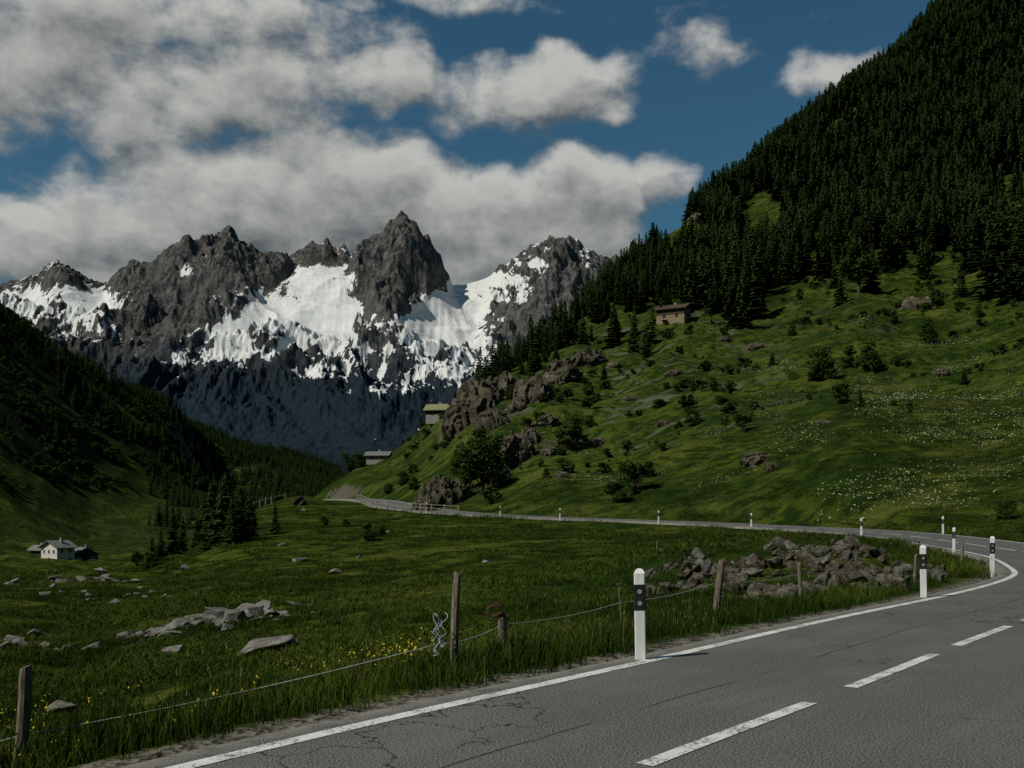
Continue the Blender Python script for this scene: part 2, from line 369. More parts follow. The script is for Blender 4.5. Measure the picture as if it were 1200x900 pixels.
snow=.555+np.clip(snow,-2,1.15)*.40-(rib-.45)*.42-(r2-.4)*.34*calm-np.clip(slope-1.0,-.6,1.2)*.16+streak*.42-sm(EV,440,530)*.45
def mountain_mat():
    m,k,b,geo,tc=diffmat('rock_and_snow')
    P=tc.outputs['Object'];s=k.attr('snow')
    n=k.noise(P,.018,6,.7);n2=k.noise(k.mapping(P,(1,1,.5)),.03,5,.75)
    f=k.math('ADD',s,k.math('MULTIPLY',k.math('SUBTRACT',n,.5),1.0))
    f=k.mapr(f,.50,.56)
    rock=k.mix(k.mapr(n2,.38,.64),(.026,.029,.033),(.125,.120,.108))
    rock=k.mix(k.mapr(k.noise(P,.002,1),.4,.6,0,.30),rock,(.080,.070,.055))
    ps=k.add('ShaderNodeSeparateXYZ');k.l.new(P,ps.inputs[0])
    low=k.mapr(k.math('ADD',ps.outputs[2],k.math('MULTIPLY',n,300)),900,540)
    rock=k.mix(k.math('MULTIPLY',low,.94),rock,(.010,.019,.027))  # lower face: cloud shade painted into the dark blue of forest and rock
    sn=k.mix(k.mapr(n2,.3,.7),(.50,.51,.50),(.64,.64,.61))
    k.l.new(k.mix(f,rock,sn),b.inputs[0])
    bs=k.math('MULTIPLY',k.math('MULTIPLY_ADD',f,-.78,1.0),k.math('MULTIPLY_ADD',low,-.6,1.0))
    k.l.new(k.bump(n,bs,22),b.inputs['Normal'])
    return m
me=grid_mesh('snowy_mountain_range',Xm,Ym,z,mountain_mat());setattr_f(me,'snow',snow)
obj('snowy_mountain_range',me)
# ------------------------------------------------------------------ vegetation meshes
def foliage(name,c1,c2,hue=.35,sc=1.3):
    m,k,b,geo,tc=diffmat(name)
    oi=k.add('ShaderNodeObjectInfo').outputs['Random'];n=k.noise(tc.outputs['Object'],sc,1,.6)
    c=k.mix(k.mapr(n,.35,.65),c1,c2);c=k.mix(k.math('MULTIPLY',oi,hue),c,tuple(x*.4 for x in c1))
    k.l.new(c,b.inputs[0]);return m
M_SPR=foliage('spruce_needles',(.016,.032,.009),(.040,.064,.016),.65)
M_BARK=simple('bark',(.04,.03,.022),(.11,.09,.07),8)
M_LEAF=foliage('leaves',(.020,.040,.010),(.046,.074,.015))
def spruce(seed,lv=25,n0=9,tw=2):
    r=random.Random(seed);V=[];Fc=[];Mi=[]
    def tri(*p,mi=0):
        i=len(V);V.extend(p);Fc.append(tuple(range(i,i+len(p))));Mi.append(mi)
    for j in range(4):
        a=j*math.pi/2;b_=(j+1)*math.pi/2
        tri((.14*math.cos(a),.14*math.sin(a),-.4),(.14*math.cos(b_),.14*math.sin(b_),-.4),(0,0,9.6),mi=1)
    Rm=r.uniform(1.7,2.3);fat=9/n0
    for l in range(lv):
        zf=.04+.95*l/(lv-1);zz=zf*10;Rl=Rm*(1-zf)**.8*r.uniform(.72,1.15)+.10
        nb=n0 if l<lv*.64 else max(4,n0-3);ph=r.random()*6.28
        for j in range(nb):
            a=ph+j*6.283/nb+r.uniform(-.25,.25);q=Rl*r.uniform(.6,1.2);dr=q*r.uniform(.25,.5)
            d=Vector((math.cos(a),math.sin(a),0));t=Vector((-d.y,d.x,0));w_=(q*.26+.06)*fat
            c=Vector((0,0,zz))
            p1=c+d*q*.5-Vector((0,0,dr*.35));p2=c+d*q-Vector((0,0,dr*.75))
            tri(c+Vector((0,0,.12)),p1-t*w_-Vector((0,0,.12)),p2,mi=0)
            tri(c+Vector((0,0,.12)),p2,p1+t*w_-Vector((0,0,.12)),mi=0)
            for g in range(tw):
                f=r.uniform(.4,1);pp=c+d*q*f-Vector((0,0,dr*.7*f));s_=r.uniform(-1,1)
                tri(pp-t*.16*fat,pp+t*.16*fat,pp+t*s_*w_*1.1+d*.1-Vector((0,0,r.uniform(.25,.6)*fat)),mi=0)
    tri((-.06,0,9.5),(.06,0,9.5),(0,0,10.3));tri((0,-.06,9.5),(0,.06,9.5),(0,0,10.3))
    me=mesh_np('spruce',V,Fc,None,False);me.materials.append(M_SPR);me.materials.append(M_BARK)
    me.polygons.foreach_set('material_index',Mi);return me
SPR=[spruce(i) for i in range(4)];SPL=[spruce(10+i,17,6,1) for i in range(5)]
def bushmesh(seed,tree=False,hgt=3.0,leaves=1900):
    r=random.Random(seed);V=[];Fc=[];Mi=[]
    def poly(pts,mi):
        i=len(V);V.extend(pts);Fc.append(tuple(range(i,i+len(pts))));Mi.append(mi)
    lobes=[]
    nl=13 if tree else 10
    for i in range(nl):
        a=r.random()*6.28;zz=hgt*(r.uniform(.35,.9) if tree else r.uniform(.15,.82));rr=hgt*.33*r.random()**.5*(1.15-zz/hgt*.6)
        lobes.append((Vector((rr*math.cos(a),rr*math.sin(a),zz)),hgt*r.uniform(.11,.2)))
    for c,s_ in lobes:
        base=Vector((0,0,hgt*.12 if tree else 0))
        d=(c-base);side=d.cross(Vector((0,0,1))).normalized() if d.length>.01 else Vector((1,0,0));up=side.cross(d).normalized();w0=.035*hgt*.5;w1=.01*hgt*.5
        for q in (side,up):
            poly([base-q*w0,base+q*w0,c+q*w1,c-q*w1],1)
    if tree:
        for j in range(6):
            a=j*math.pi/3;b_=(j+1)*math.pi/3;w0=.03*hgt
            poly([(w0*math.cos(a),w0*math.sin(a),-.3),(w0*math.cos(b_),w0*math.sin(b_),-.3),(w0*.5*math.cos(b_),w0*.5*math.sin(b_),hgt*.4),(w0*.5*math.cos(a),w0*.5*math.sin(a),hgt*.4)],1)
    lw=(1900/leaves)**.5 if not tree else 1
    for i in range(leaves):
        c,s_=r.choice(lobes)
        d=Vector((r.gauss(0,1),r.gauss(0,1),r.gauss(0,1))).normalized()*s_*(r.random()**.35)*r.choice((1,1,1,1.35))
        p=c+d;p.z=max(p.z,.03)
        n_=(d.normalized()+Vector((r.gauss(0,.6),r.gauss(0,.6),r.gauss(0,.6)))).normalized()
        t=n_.orthogonal().normalized();b2=n_.cross(t);ang=r.random()*6.28;t,b2=t*math.cos(ang)+b2*math.sin(ang),b2*math.cos(ang)-t*math.sin(ang)
        w_=hgt*r.uniform(.014,.028)*lw
        poly([p-t*w_*1.5,p-b2*w_,p+t*w_*1.5,p+b2*w_],0)
    me=mesh_np('foliage',V,Fc,None,False);me.materials.append(M_LEAF);me.materials.append(M_BARK)
    me.polygons.foreach_set('material_index',Mi);return me
BUS=[bushmesh(50+i) for i in range(4)];BUL=[bushmesh(60+i,False,3.0,420) for i in range(4)];DEC=[bushmesh(80+i,True,6.0,2600) for i in range(2)]
def coll(name,meshes):
    c=bpy.data.collections.new(name)
    for i,m_ in enumerate(meshes):
        o=bpy.data.objects.new(name+'_part_%02d'%i,m_);c.objects.link(o)
    return c
def scatter(name,P,SC,RZ,VID,c):
    me=bpy.data.meshes.new(name);me.vertices.add(len(P));me.vertices.foreach_set('co',np.asarray(P,np.float32).ravel());me.update()
    a=me.attributes.new('scl','FLOAT_VECTOR','POINT');a.data.foreach_set('vector',np.asarray(SC,np.float32).ravel())
    a=me.attributes.new('rotv','FLOAT_VECTOR','POINT');a.data.foreach_set('vector',np.asarray(RZ,np.float32).ravel())
    a=me.attributes.new('vid','INT','POINT');a.data.foreach_set('value',np.asarray(VID,np.int32))
    o=obj(name,me)
    ng=bpy.data.node_groups.new(name+'_nodes','GeometryNodeTree')
    ng.interface.new_socket('Geometry',in_out='INPUT',socket_type='NodeSocketGeometry');ng.interface.new_socket('Geometry',in_out='OUTPUT',socket_type='NodeSocketGeometry')
    nn=ng.nodes;gi=nn.new('NodeGroupInput');go=nn.new('NodeGroupOutput');iop=nn.new('GeometryNodeInstanceOnPoints');ci=nn.new('GeometryNodeCollectionInfo')
    ci.inputs['Collection'].default_value=c;ci.inputs['Separate Children'].default_value=True;ci.inputs['Reset Children'].default_value=True
    def na(nm,t):
        q=nn.new('GeometryNodeInputNamedAttribute');q.data_type=t;q.inputs['Name'].default_value=nm;return q.outputs['Attribute']
    iop.inputs['Pick Instance'].default_value=True
    ng.links.new(gi.outputs[0],iop.inputs['Points']);ng.links.new(ci.outputs[0],iop.inputs['Instance'])
    ng.links.new(na('vid','INT'),iop.inputs['Instance Index']);ng.links.new(na('scl','FLOAT_VECTOR'),iop.inputs['Scale']);
    ng.links.new(na('rotv','FLOAT_VECTOR'),iop.inputs['Rotation']);ng.links.new(iop.outputs[0],go.inputs[0])
    md=o.modifiers.new('scatter','NODES');md.node_group=ng
    return o
C_SPR=coll('spruce_variants',SPL);C_BUS=coll('bush_variants',BUL)
def rot_arr(n,tilt=.05): return np.stack([rng.normal(0,tilt,n),rng.normal(0,tilt,n),rng.random(n)*6.283],-1)
# forest on the right-hand hillside
FS=np.array([(560,330),(600,262),(625,250),(650,262),(700,282),(740,285),(770,318),(800,338),(830,300),(852,285),(880,300),(905,328),(950,340),(1000,345),(1050,352),(1100,350),(1150,335),(1200,320),(1330,300)],float)
Nf=13500
h=rng.uniform(560,1310,Nf);Yf=np.sqrt(rng.uniform(235**2,930**2,Nf));u_=(h-600)/F;xf=u_*Yf
start=np.interp(h,FS[:,0],FS[:,1])+20*fbm(xf/25,Yf/25,3,8)*2
zf=H(xf,Yf);ev=601-(zf-EYE)/Yf*F
sky_end=np.interp(h,[560,600,700,800,900,1000,1150,1330],[330,350,450,600,740,770,850,900])
keep=(Yf>start)&(Yf<sky_end)
# clearings
clr=(((h-893)/26)**2+((ev-262)/34)**2<1)|(((h-805)/40)**2+((ev-280)/20)**2<1)|(((h-700)/50)**2+((ev-385)/8)**2<1)|((fbm(xf/55,Yf/55,3,19)>.34)&(ev>120))
thin=rng.random(Nf)<np.where(h<770,.9,1.0)
keep&=~clr&thin
# loose trees below the forest edge
keep|=(Yf>start*.78)&(Yf<=start)&(rng.random(Nf)<.10)
xf,Yf,zf,hh=xf[keep],Yf[keep],zf[keep],h[keep]
ht=(np.where(hh<800,rng.uniform(.7,1.25,len(hh)),rng.uniform(1.0,1.85,len(hh))))*np.where(rng.random(len(hh))<.2,.6,1)
scatter('spruce_forest',np.stack([xf,Yf,zf-.2],-1),np.stack([ht*1.3,ht*1.3,ht],-1),rot_arr(len(hh),.03),rng.integers(0,5,len(hh)),C_SPR)
# forest and scrub across the valley
Nl=8000
h=rng.uniform(-150,400,Nl);Yf=np.sqrt(rng.uniform(430**2,1420**2,Nl));xf=(h-600)/F*Yf;zf=H(xf,Yf);ev=601-(zf-EYE)/Yf*F
dens=fbm(xf/70,Yf/70,4,55)
sk=np.interp(h,[0,60,120,200,240,270,400],[366,392,430,478,505,520,540])
keep=((dens+ sm(h,150,260)*.55-.10-sm(ev,540,600)*.3)>0)|((np.abs(ev-sk)<14)&(h>90))
keep&=~((h<160)&(ev>545))
xf,Yf,zf=xf[keep],Yf[keep],zf[keep];ht=rng.uniform(.6,1.25,len(xf))
scatter('valley_forest',np.stack([xf,Yf,zf-.3],-1),np.stack([ht*1.4,ht*1.4,ht],-1),rot_arr(len(xf),.03),rng.integers(0,5,len(xf)),C_SPR)
Nl=3800
h=rng.uniform(-100,330,Nl);Yf=np.sqrt(rng.uniform(400**2,850**2,Nl));xf=(h-600)/F*Yf;zf=H(xf,Yf);ev=601-(zf-EYE)/Yf*F
keep=(fbm(xf/40,Yf/40,4,57)>-.05)&(ev<575);xf,Yf,zf=xf[keep],Yf[keep],zf[keep];ht=rng.uniform(.7,1.8,len(xf))
scatter('hillside_scrub',np.stack([xf,Yf,zf-.3],-1),np.stack([ht*1.4,ht*1.4,ht],-1),rot_arr(len(xf)),rng.integers(0,4,len(xf)),C_BUS)
Nl=3800
h=rng.uniform(470,1300,Nl);Yf=np.sqrt(rng.uniform(115**2,340**2,Nl));xf=(h-600)/F*Yf;zf,off=H(xf,Yf,True)
keep=((fbm(xf/22,Yf/22,4,58)>.11)|((h<720)&(rng.random(Nl)<.35)))&(np.abs(off)>8)&(rng.random(Nl)<.65);xf,Yf,zf=xf[keep],Yf[keep],zf[keep];ht=.14+.7*rng.random(len(xf))**3
scatter('slope_shrubs',np.stack([xf,Yf,zf-.1],-1),np.stack([ht*1.6,ht*1.6,ht],-1),rot_arr(len(xf)),rng.integers(0,4,len(xf)),C_BUS)
# individual spruces (image x and y of foot, height in pixels)
def place_tree(name,me,h,v,px_h,base,wide=1.0):
    x,y,zz=sight(h,v);hm=px_h*y/F;s_=hm/base
    return obj(name,me,(x,y,zz-.1),(0,0,random.random()*6.28),(s_*wide,s_*wide,s_))
for h_,v_,p_ in [(264,625,72),(248,642,76),(258,640,64),(281,636,66),(292,630,50),(322,626,38),(202,650,56),(214,645,40),(188,656,38),(178,662,32),(238,640,54),(272,640,58),(230,646,40),(268,610,44),(296,622,34),(326,575,22),(765,310,48),(742,322,40),(690,425,20),(652,432,26),(860,372,48),(838,366,40),(1172,348,110),(1190,352,90),(640,418,26),(722,398,32),(612,440,18),(578,446,16),(735,350,40),(700,380,40),(672,398,34),(812,460,16),(905,430,16),(1130,450,18),(556,450,20),(590,436,18),(630,415,26),(655,410,28),(708,445,20),(758,420,20),(1008,478,24),(952,445,26)]:
    place_tree('spruce_tree',random.choice(SPR),h_,v_,p_,10.0,1.6)
for h_,v_,p_ in [(1006,343,58),(1182,300,60),(566,578,62),(548,575,45),(410,545,26),(425,545,32),(440,527,26)]:
    place_tree('deciduous_tree',random.choice(DEC),h_,v_,p_,6.0,1.1)
for h_,v_,p_ in [(667,526,44),(962,448,40),(985,474,26),(1024,438,36),(1092,402,30),(1098,360,24),(872,508,26),(848,484,18),(745,578,44),(722,590,30),(812,500,22),(548,560,40),(575,560,50),(430,634,24),(445,630,18),(405,618,12),(380,615,12),(175,668,26),(160,665,20),(488,575,18),(600,470,18),(775,530,14),(1150,372,16),(760,560,22),(700,470,10),(835,455,12),(930,395,14),(640,560,12),(1180,610,30),(1045,385,16),(690,500,14),(530,500,16),(560,520,20),(618,505,16),(470,570,20),(455,580,14)]:
    place_tree('bush',random.choice(BUS),h_,v_,p_,3.0,1.25)
# ------------------------------------------------------------------ grass
def grassmat(name,c1,c2,dry):
    m,k,b,geo,tc=diffmat(name)
    oi=k.add('ShaderNodeObjectInfo');sp=k.add('ShaderNodeSeparateXYZ');k.l.new(tc.outputs['Object'],sp.inputs[0])
    c=k.mix(k.mapr(sp.outputs[2],0,.40),c1,c2);c=k.mix(k.math('MULTIPLY',k.mapr(k.noise(tc.outputs['Object'],7,1,.5,0,'2D'),.5,.7),.5),c,dry)
    pn=k.noise(oi.outputs['Location'],.16,2,.6,0,'2D')
    c=k.mix(k.mapr(pn,.38,.60,.75,0),c,(.012,.028,.004))
    k.l.new(c,b.inputs[0]);return m
M_GR=grassmat('grass_blades',(.022,.042,.006),(.078,.112,.014),(.14,.14,.035))
M_ST=simple('grass_stalks',(.10,.10,.035),(.17,.16,.07),6)
def tuft(seed,stalks=0,nb=230,spread=.52,hh=.42):
    r=random.Random(seed);V=[];Fc=[];Mi=[]
    for i in range(nb+stalks):
        st=i>=nb;a=r.random()*6.28;rr=spread*r.random()**.55;bx,by=rr*math.cos(a),rr*math.sin(a)
        cl=.75+.45*math.sin(bx*9+seed)*math.cos(by*8+seed*2)
        h_=hh*r.uniform(.4,1.1)*cl*(1.5 if st else 1);lean=r.uniform(.05,.6)*(.4 if st else 1);la=r.random()*6.28;w_=.0055 if not st else .0025
        f=r.random()*3.14;tx,ty=math.cos(f)*w_,math.sin(f)*w_;pts=[]
        for q in (0,.55):
            ox=lean*h_*q**1.8;z_=h_*q*(1-.25*lean*q)
            pts.append((bx+ox*math.cos(la),by+ox*math.sin(la),z_-(.06 if q==0 else 0),1-q*.4))
        i0=len(V)
        for p in pts: V.append((p[0]-tx*p[3],p[1]-ty*p[3],p[2]));V.append((p[0]+tx*p[3],p[1]+ty*p[3],p[2]))
        ox=lean*h_;V.append((bx+ox*math.cos(la),by+ox*math.sin(la),h_*(1-.25*lean)))
        Fc+= [(i0,i0+1,i0+3,i0+2),(i0+2,i0+3,i0+4)];Mi+=[1 if st else 0]*2
        if st:
            i1=len(V);p=V[-1];V+= [(p[0]-.008,p[1],p[2]-.02),(p[0]+.008,p[1],p[2]-.02),(p[0],p[1],p[2]+.06)];Fc.append((i1,i1+1,i1+2));Mi.append(1)
    me=mesh_np('tuft',V,Fc,None,False);me.materials.append(M_GR);me.materials.append(M_ST);me.polygons.foreach_set('material_index',Mi);return me
C_GR=coll('grass_variants',[tuft(1),tuft(2),tuft(3,8),tuft(4),tuft(5,22)])
PX=[];SCg=[];VG=[]
def ring(r1,r2,dn,wide,tall,hlo=-120,hhi=1330):
    n_=int(dn*.5*(hhi-hlo)/F*(r2*r2-r1*r1));h=rng.uniform(hlo,hhi,n_);Yf=np.sqrt(rng.uniform(r1*r1,r2*r2,n_));x=(h-600)/F*Yf
    z_,off=H(x,Yf,True);ao=np.abs(off);keep=ao>HALF+.30+.3*wide+rng.random(n_)*.35
    mound=np.exp(-((x-7.2)/4.2)**4-((Yf-25.8)/3.4)**4);keep&=rng.random(n_)>mound*.86
    verge=np.exp(-((ao-HALF-1.0)/1.5)**2)
    patch=.5+.8*fbm(x/5,Yf/5,3,71)
    t=tall*(.24+.50*verge+.30*np.clip(patch,0,1.2))*rng.uniform(.65,1.35,n_)
    w_=wide*rng.uniform(.8,1.3,n_)
    vg=np.where(rng.random(n_)<verge*.5,rng.integers(0,5,n_),rng.choice([0,1,3,3,2],n_))
    P=np.stack([x,Yf,z_-.02],-1)[keep];PX.append(P);SCg.append(np.stack([w_,w_,t],-1)[keep]);VG.append(vg[keep])
ring(4.5,10,12,.75,.95);ring(10,16,7,.9,.95);ring(16,30,3.2,1.2,.95);ring(30,60,.9,1.9,1.0);ring(60,125,.22,3.2,1.2)
P=np.vstack(PX);SCg=np.vstack(SCg);VG=np.concatenate(VG)
scatter('meadow_grass',P,SCg,rot_arr(len(P),.05),VG,C_GR)
# wild flowers
M_WH=simple('white_petals',(.34,.37,.20),(.54,.56,.38),5);M_YE=simple('yellow_petals',(.50,.40,.03),(.65,.52,.05),5)
def flower(seed,mat,n_=14,sp=.22,hh=.5,s_=.022,stem=True):
    r=random.Random(seed);V=[];Fc=[]
    for i in range(n_):
        x,y,z_=r.gauss(0,sp),r.gauss(0,sp),hh*r.uniform(.6,1.1)
        i0=len(V)
        for j in range(6):
            a=j*1.047;V.append((x+s_*math.cos(a),y+s_*math.sin(a),z_+r.uniform(0,.03)))
        Fc.append(tuple(range(i0,i0+6)))
    return mesh_np('flower',V,Fc,mat,False)
C_FL=coll('flower_variants',[flower(1,M_WH,9,.8,.5,.055),flower(2,M_WH,6,.6,.5,.06),flower(3,M_WH,14,1.2,.5,.045)]);C_FY=coll('yellow_flower_variants',[flower(4,M_YE,5,.2,.3,.012),flower(5,M_YE,4,.2,.35,.011)])
n_=26000;h=rng.uniform(640,1300,n_);Yf=np.sqrt(rng.uniform(60**2,230**2,n_));x=(h-600)/F*Yf;z_,off=H(x,Yf,True);ev=601-(z_-EYE)/Yf*F
keep=(off>5)&((fbm(x/14,Yf/14,4,91)+.55*np.exp(-((h-1110)/140)**2-((ev-520)/90)**2)-.29)>0)&(rng.random(n_)<.5)
x,Yf,z_=x[keep],Yf[keep],z_[keep];q=rng.uniform(.7,1.3,len(x))
scatter('white_wildflowers',np.stack([x,Yf,z_],-1),np.stack([q,q,q*.6],-1),rot_arr(len(x),.3),rng.integers(0,3,len(x)),C_FL)
n_=260;h=rng.uniform(-50,560,n_);Yf=np.sqrt(rng.uniform(7**2,16**2,n_));x=(h-600)/F*Yf;z_,off=H(x,Yf,True);keep=(off<-4.0)&(fbm(x/3,Yf/3,2,14)>.1)
x,Yf,z_=x[keep],Yf[keep],z_[keep];q=rng.uniform(.7,1.2,len(x))
scatter('yellow_wildflowers',np.stack([x,Yf,z_],-1),np.stack([q,q,q],-1),rot_arr(len(x)),rng.integers(0,2,len(x)),C_FY)
# ------------------------------------------------------------------ rocks
def rockmat(name,c1,c2):
    m,k,b,geo,tc=diffmat(name);P=tc.outputs['Object'];oi=k.add('ShaderNodeObjectInfo').outputs['Random']
    n1=k.noise(P,2.2,5,.7);n2=k.noise(P,14,2,.7)
    c=k.mix(k.mapr(n1,.35,.65),c1,c2);c=k.mix(k.mapr(n2,.5,.7,0,.6),c,tuple(v*.35 for v in c1));c=k.mix(k.math('MULTIPLY',oi,.5),c,tuple(v*.5 for v in c1))
    k.l.new(c,b.inputs[0]);k.l.new(k.bump(n1,.8,.08),b.inputs['Normal']);return m
M_RG=rockmat('granite',(.12,.115,.10),(.27,.26,.23));M_RB=rockmat('brown_rock',(.042,.038,.026),(.155,.138,.098));M_RD=rockmat('grey_rubble',(.06,.056,.045),(.175,.168,.14))
def rock(seed,mat,flat=.65):
    r=random.Random(seed);bm=bmesh.new()
    for i in range(13):
        v=Vector((r.gauss(0,1),r.gauss(0,1),r.gauss(0,1))).normalized()*r.uniform(.65,1.1);bm.verts.new((v.x,v.y*.85,v.z*flat))
    res=bmesh.ops.convex_hull(bm,input=bm.verts);bmesh.ops.delete(bm,geom=[g for g in res['geom_interior'] if isinstance(g,bmesh.types.BMVert)],context='VERTS')
    bmesh.ops.bevel(bm,geom=list(bm.edges)+list(bm.verts),offset=.04,segments=1,affect='EDGES')
    me=bpy.data.meshes.new('rock');bm.to_mesh(me);me.materials.append(mat);return me
RG=[rock(i,M_RG) for i in range(5)];RB=[rock(20+i,M_RB,.75) for i in range(3)]+[rock(30+i,M_RD,.7) for i in range(2)]
C_RG=coll('granite_variants',RG);C_RB=coll('brown_rock_variants',RB)
# boulder heap in the meadow
def heap(name,h,v,n_,sw,sd,smin,smax,c):
    x,y,z_=sight(h,v);xs=x+rng.normal(0,sw,n_);ys=y+rng.normal(0,sd,n_);zs=H(xs,ys);q=smin+(smax-smin)*rng.random(n_)**2.2
    scatter(name,np.stack([xs,ys,zs+q*.12],-1),np.stack([q*rng.uniform(.8,1.5,n_),q,q*rng.uniform(.5,.9,n_)],-1),np.stack([rng.normal(0,.25,n_),rng.normal(0,.25,n_),rng.random(n_)*6.28],-1),rng.integers(0,5,n_),c)
heap('boulder_pile',248,726,120,1.05,.8,.1,.55,C_RG)
heap('boulder_pile',95,680,36,2.4,2,.15,.7,C_RG)
heap('boulder_pile',12,755,26,.8,.8,.1,.45,C_RG)
heap('boulder_pile',300,584,60,4.5,3,.3,1.3,C_RB)
heap('boulder_pile',30,700,20,3,2,.1,.4,C_RG)
heap('boulder_pile',165,700,18,2,2,.1,.35,C_RG)
for h_,v_,s_,fl in [(315,764,.85,.3),(201,766,.36,.6),(73,834,.34,.5),(296,768,.4,.35),(335,757,.38,.4),(394,672,.55,.5),(352,658,.8,.35),(216,668,.6,.8),(330,640,.5,.6),(205,640,.7,.7),(150,700,.3,.6),(165,690,.25,.6),(40,745,.3,.6),(268,740,.3,.6),(420,655,.3,.5),(120,672,.6,.6),(62,690,.4,.5),(455,625,.4,.6),(570,660,.3,.5),(612,802,.12,.6),(356,600,.5,.8)]:
    x,y,z_=sight(h_,v_);obj('boulder',random.choice(RG),(x,y,z_+.15*s_),(random.uniform(-.2,.2),random.uniform(-.2,.2),random.random()*6.28),(s_*1.15,s_*.9,s_*fl*1.4))
# rubble bank inside the bend
n_=1400;xs=rng.uniform(2.9,12,n_);ys=rng.uniform(20.8,29.9,n_)
wq=np.exp(-((xs-7.3)/4.0)**4-((ys-25.6)/3.6)**4)*(.2+.8*(fbm(xs/2,ys/2,3,44)>-.08));kp=rng.random(n_)<wq;xs,ys=xs[kp],ys[kp];zs,off=H(xs,ys,True);kp=off<-4.0;xs,ys,zs=xs[kp],ys[kp],zs[kp];q=.06+.30*rng.random(len(xs))**2.6
scatter('stone_rubble',np.stack([xs,ys,zs+q*.25],-1),np.stack([q*1.3,q,q*.85],-1),np.stack([rng.normal(0,.5,len(xs)),rng.normal(0,.5,len(xs)),rng.random(len(xs))*6.28],-1),rng.integers(0,5,len(xs)),C_RB)
# craggy outcrops on the slopes
def outcrop(seed):
    bm=bmesh.new();bmesh.ops.create_icosphere(bm,subdivisions=5,radius=1)
    co=np.array([v.co[:] for v in bm.verts]);
    d=ridged(co[:,0]*1.2+co[:,2]*.3+seed,co[:,1]*1.2-co[:,2]*.4,3,seed,.5)*.5+ridged(co[:,0]*3+co[:,1]*2,co[:,2]*1.5+seed,3,seed+3)*.16
    st=np.floor(d*6)/6*.75+d*.25
    co=co*(0.62+st)[:,None];co[:,2]+=.08*np.floor(co[:,2]*3)/3
    for v,c in zip(bm.verts,co): v.co=c
    me=bpy.data.meshes.new('outcrop');bm.to_mesh(me);me.materials.append(M_RB);return me
OC=[outcrop(i*7+3) for i in range(4)]
for h_,v_,wp,hp in [(562,486,74,60),(590,468,50,44),(542,502,46,38),(578,502,42,30),(625,467,58,38),(660,444,54,30),(690,427,44,22),(606,542,56,48),(582,566,36,32),(515,594,52,48),(496,600,30,26),(537,586,32,30),(620,520,36,24),(890,545,38,20),(905,552,22,12),(870,374,30,16),(1072,362,30,18),(1090,356,18,12),(1105,440,26,12),(905,318,30,12),(740,470,22,8),(780,500,24,8),(885,410,26,9),(968,498,22,8),(720,430,22,9),(820,262,26,16),(640,500,30,14),(350,592,20,14),(700,520,24,8),(648,452,30,20),(606,480,26,14),(645,535,26,14),(660,560,22,10),(790,440,24,9),(850,400,20,9)]:
    x,y,z_=sight(h_,v_);a=wp*y/F*.5;c_=hp*y/F*.62
    obj('rock_outcrop',random.choice(OC),(x,y+a*.3,z_+c_*.05),(random.uniform(-.2,.2),random.uniform(-.2,.2),random.random()*6.28),(a,a*.8,c_))
# ------------------------------------------------------------------ delineator posts
M_PW=simple('post_white_plastic',(.56,.57,.55),(.70,.70,.68),9,.45,.05,.002,(1,1,.3),.4)
M_PB=simple('post_black_band',(.012,.012,.013),(.022,.022,.024),9,.5,.05,.002)
M_RF=simple('reflector_glass',(.20,.20,.19),(.32,.32,.30),60,.25,.1,.001,spec=.8)
def dpost_mesh(z0,z1,grow,mat,slant):
    prof=[]
    for a,b_ in ((-.062,-.03),(-.05,-.045),(.05,-.045),(.062,-.03),(.042,.03),(.018,.052),(-.018,.052),(-.042,.03)): 
        l_=math.hypot(a,b_);prof.append((a*(1+grow/l_),b_*(1+grow/l_)))
    bm=bmesh.new();lo=[bm.verts.new((p[0],p[1],z0)) for p in prof];hi=[bm.verts.new((p[0],p[1],z1+(p[1]*.55 if slant else 0))) for p in prof]
    k_=len(prof)
    for i in range(k_): bm.faces.new((lo[i],lo[(i+1)%k_],hi[(i+1)%k_],hi[i]))
    bm.faces.new(hi);bm.faces.new(lo[::-1])
    if not grow: bmesh.ops.bevel(bm,geom=[e for e in bm.edges if abs(e.verts[0].co.z-e.verts[1].co.z)<.1 and e.verts[0].co.z>.5],offset=.006,segments=2,affect='EDGES')
    me=bpy.data.meshes.new('p');bm.to_mesh(me);me.materials.append(mat);return me
PM=dpost_mesh(-.25,1.0,0,M_PW,True);PBm=dpost_mesh(.56,.85,.003,M_PB,False)
bm=bmesh.new();bmesh.ops.create_cone(bm,cap_ends=True,segments=18,radius1=.026,radius2=.024,depth=.008);bmesh.ops.rotate(bm,verts=bm.verts,matrix=Matrix.Rotation(math.pi/2,3,'X'));RFm=bpy.data.meshes.new('r');bm.to_mesh(RFm);RFm.materials.append(M_RF)
for x,y,zz in [(1.44,11.15,0),(8.0,19.35,0),(12.83,26.6,0),(18.55,41.8,.0),(20.0,57,.33),(17.9,74.5,.6),(12.4,84.3,.8),(4.5,93.5,1.08),(-1.2,101,1.3),(-9.5,110.5,1.75),(25.9,50,.15),(26.4,61,.35)]:
    zz=np.interp(y,LP[:,1],LP[:,2]) if y<100 else zz
    e=empty('delineator_post',(x,y,zz-.01),0);e.rotation_euler=(random.uniform(-.015,.015),random.uniform(-.015,.015),-math.atan2(x,y)*.8)
    obj('body',PM,parent=e);obj('black_band',PBm,parent=e)
    for q in (.64,.77): obj('reflector',RFm,(0,-.051,q),parent=e)
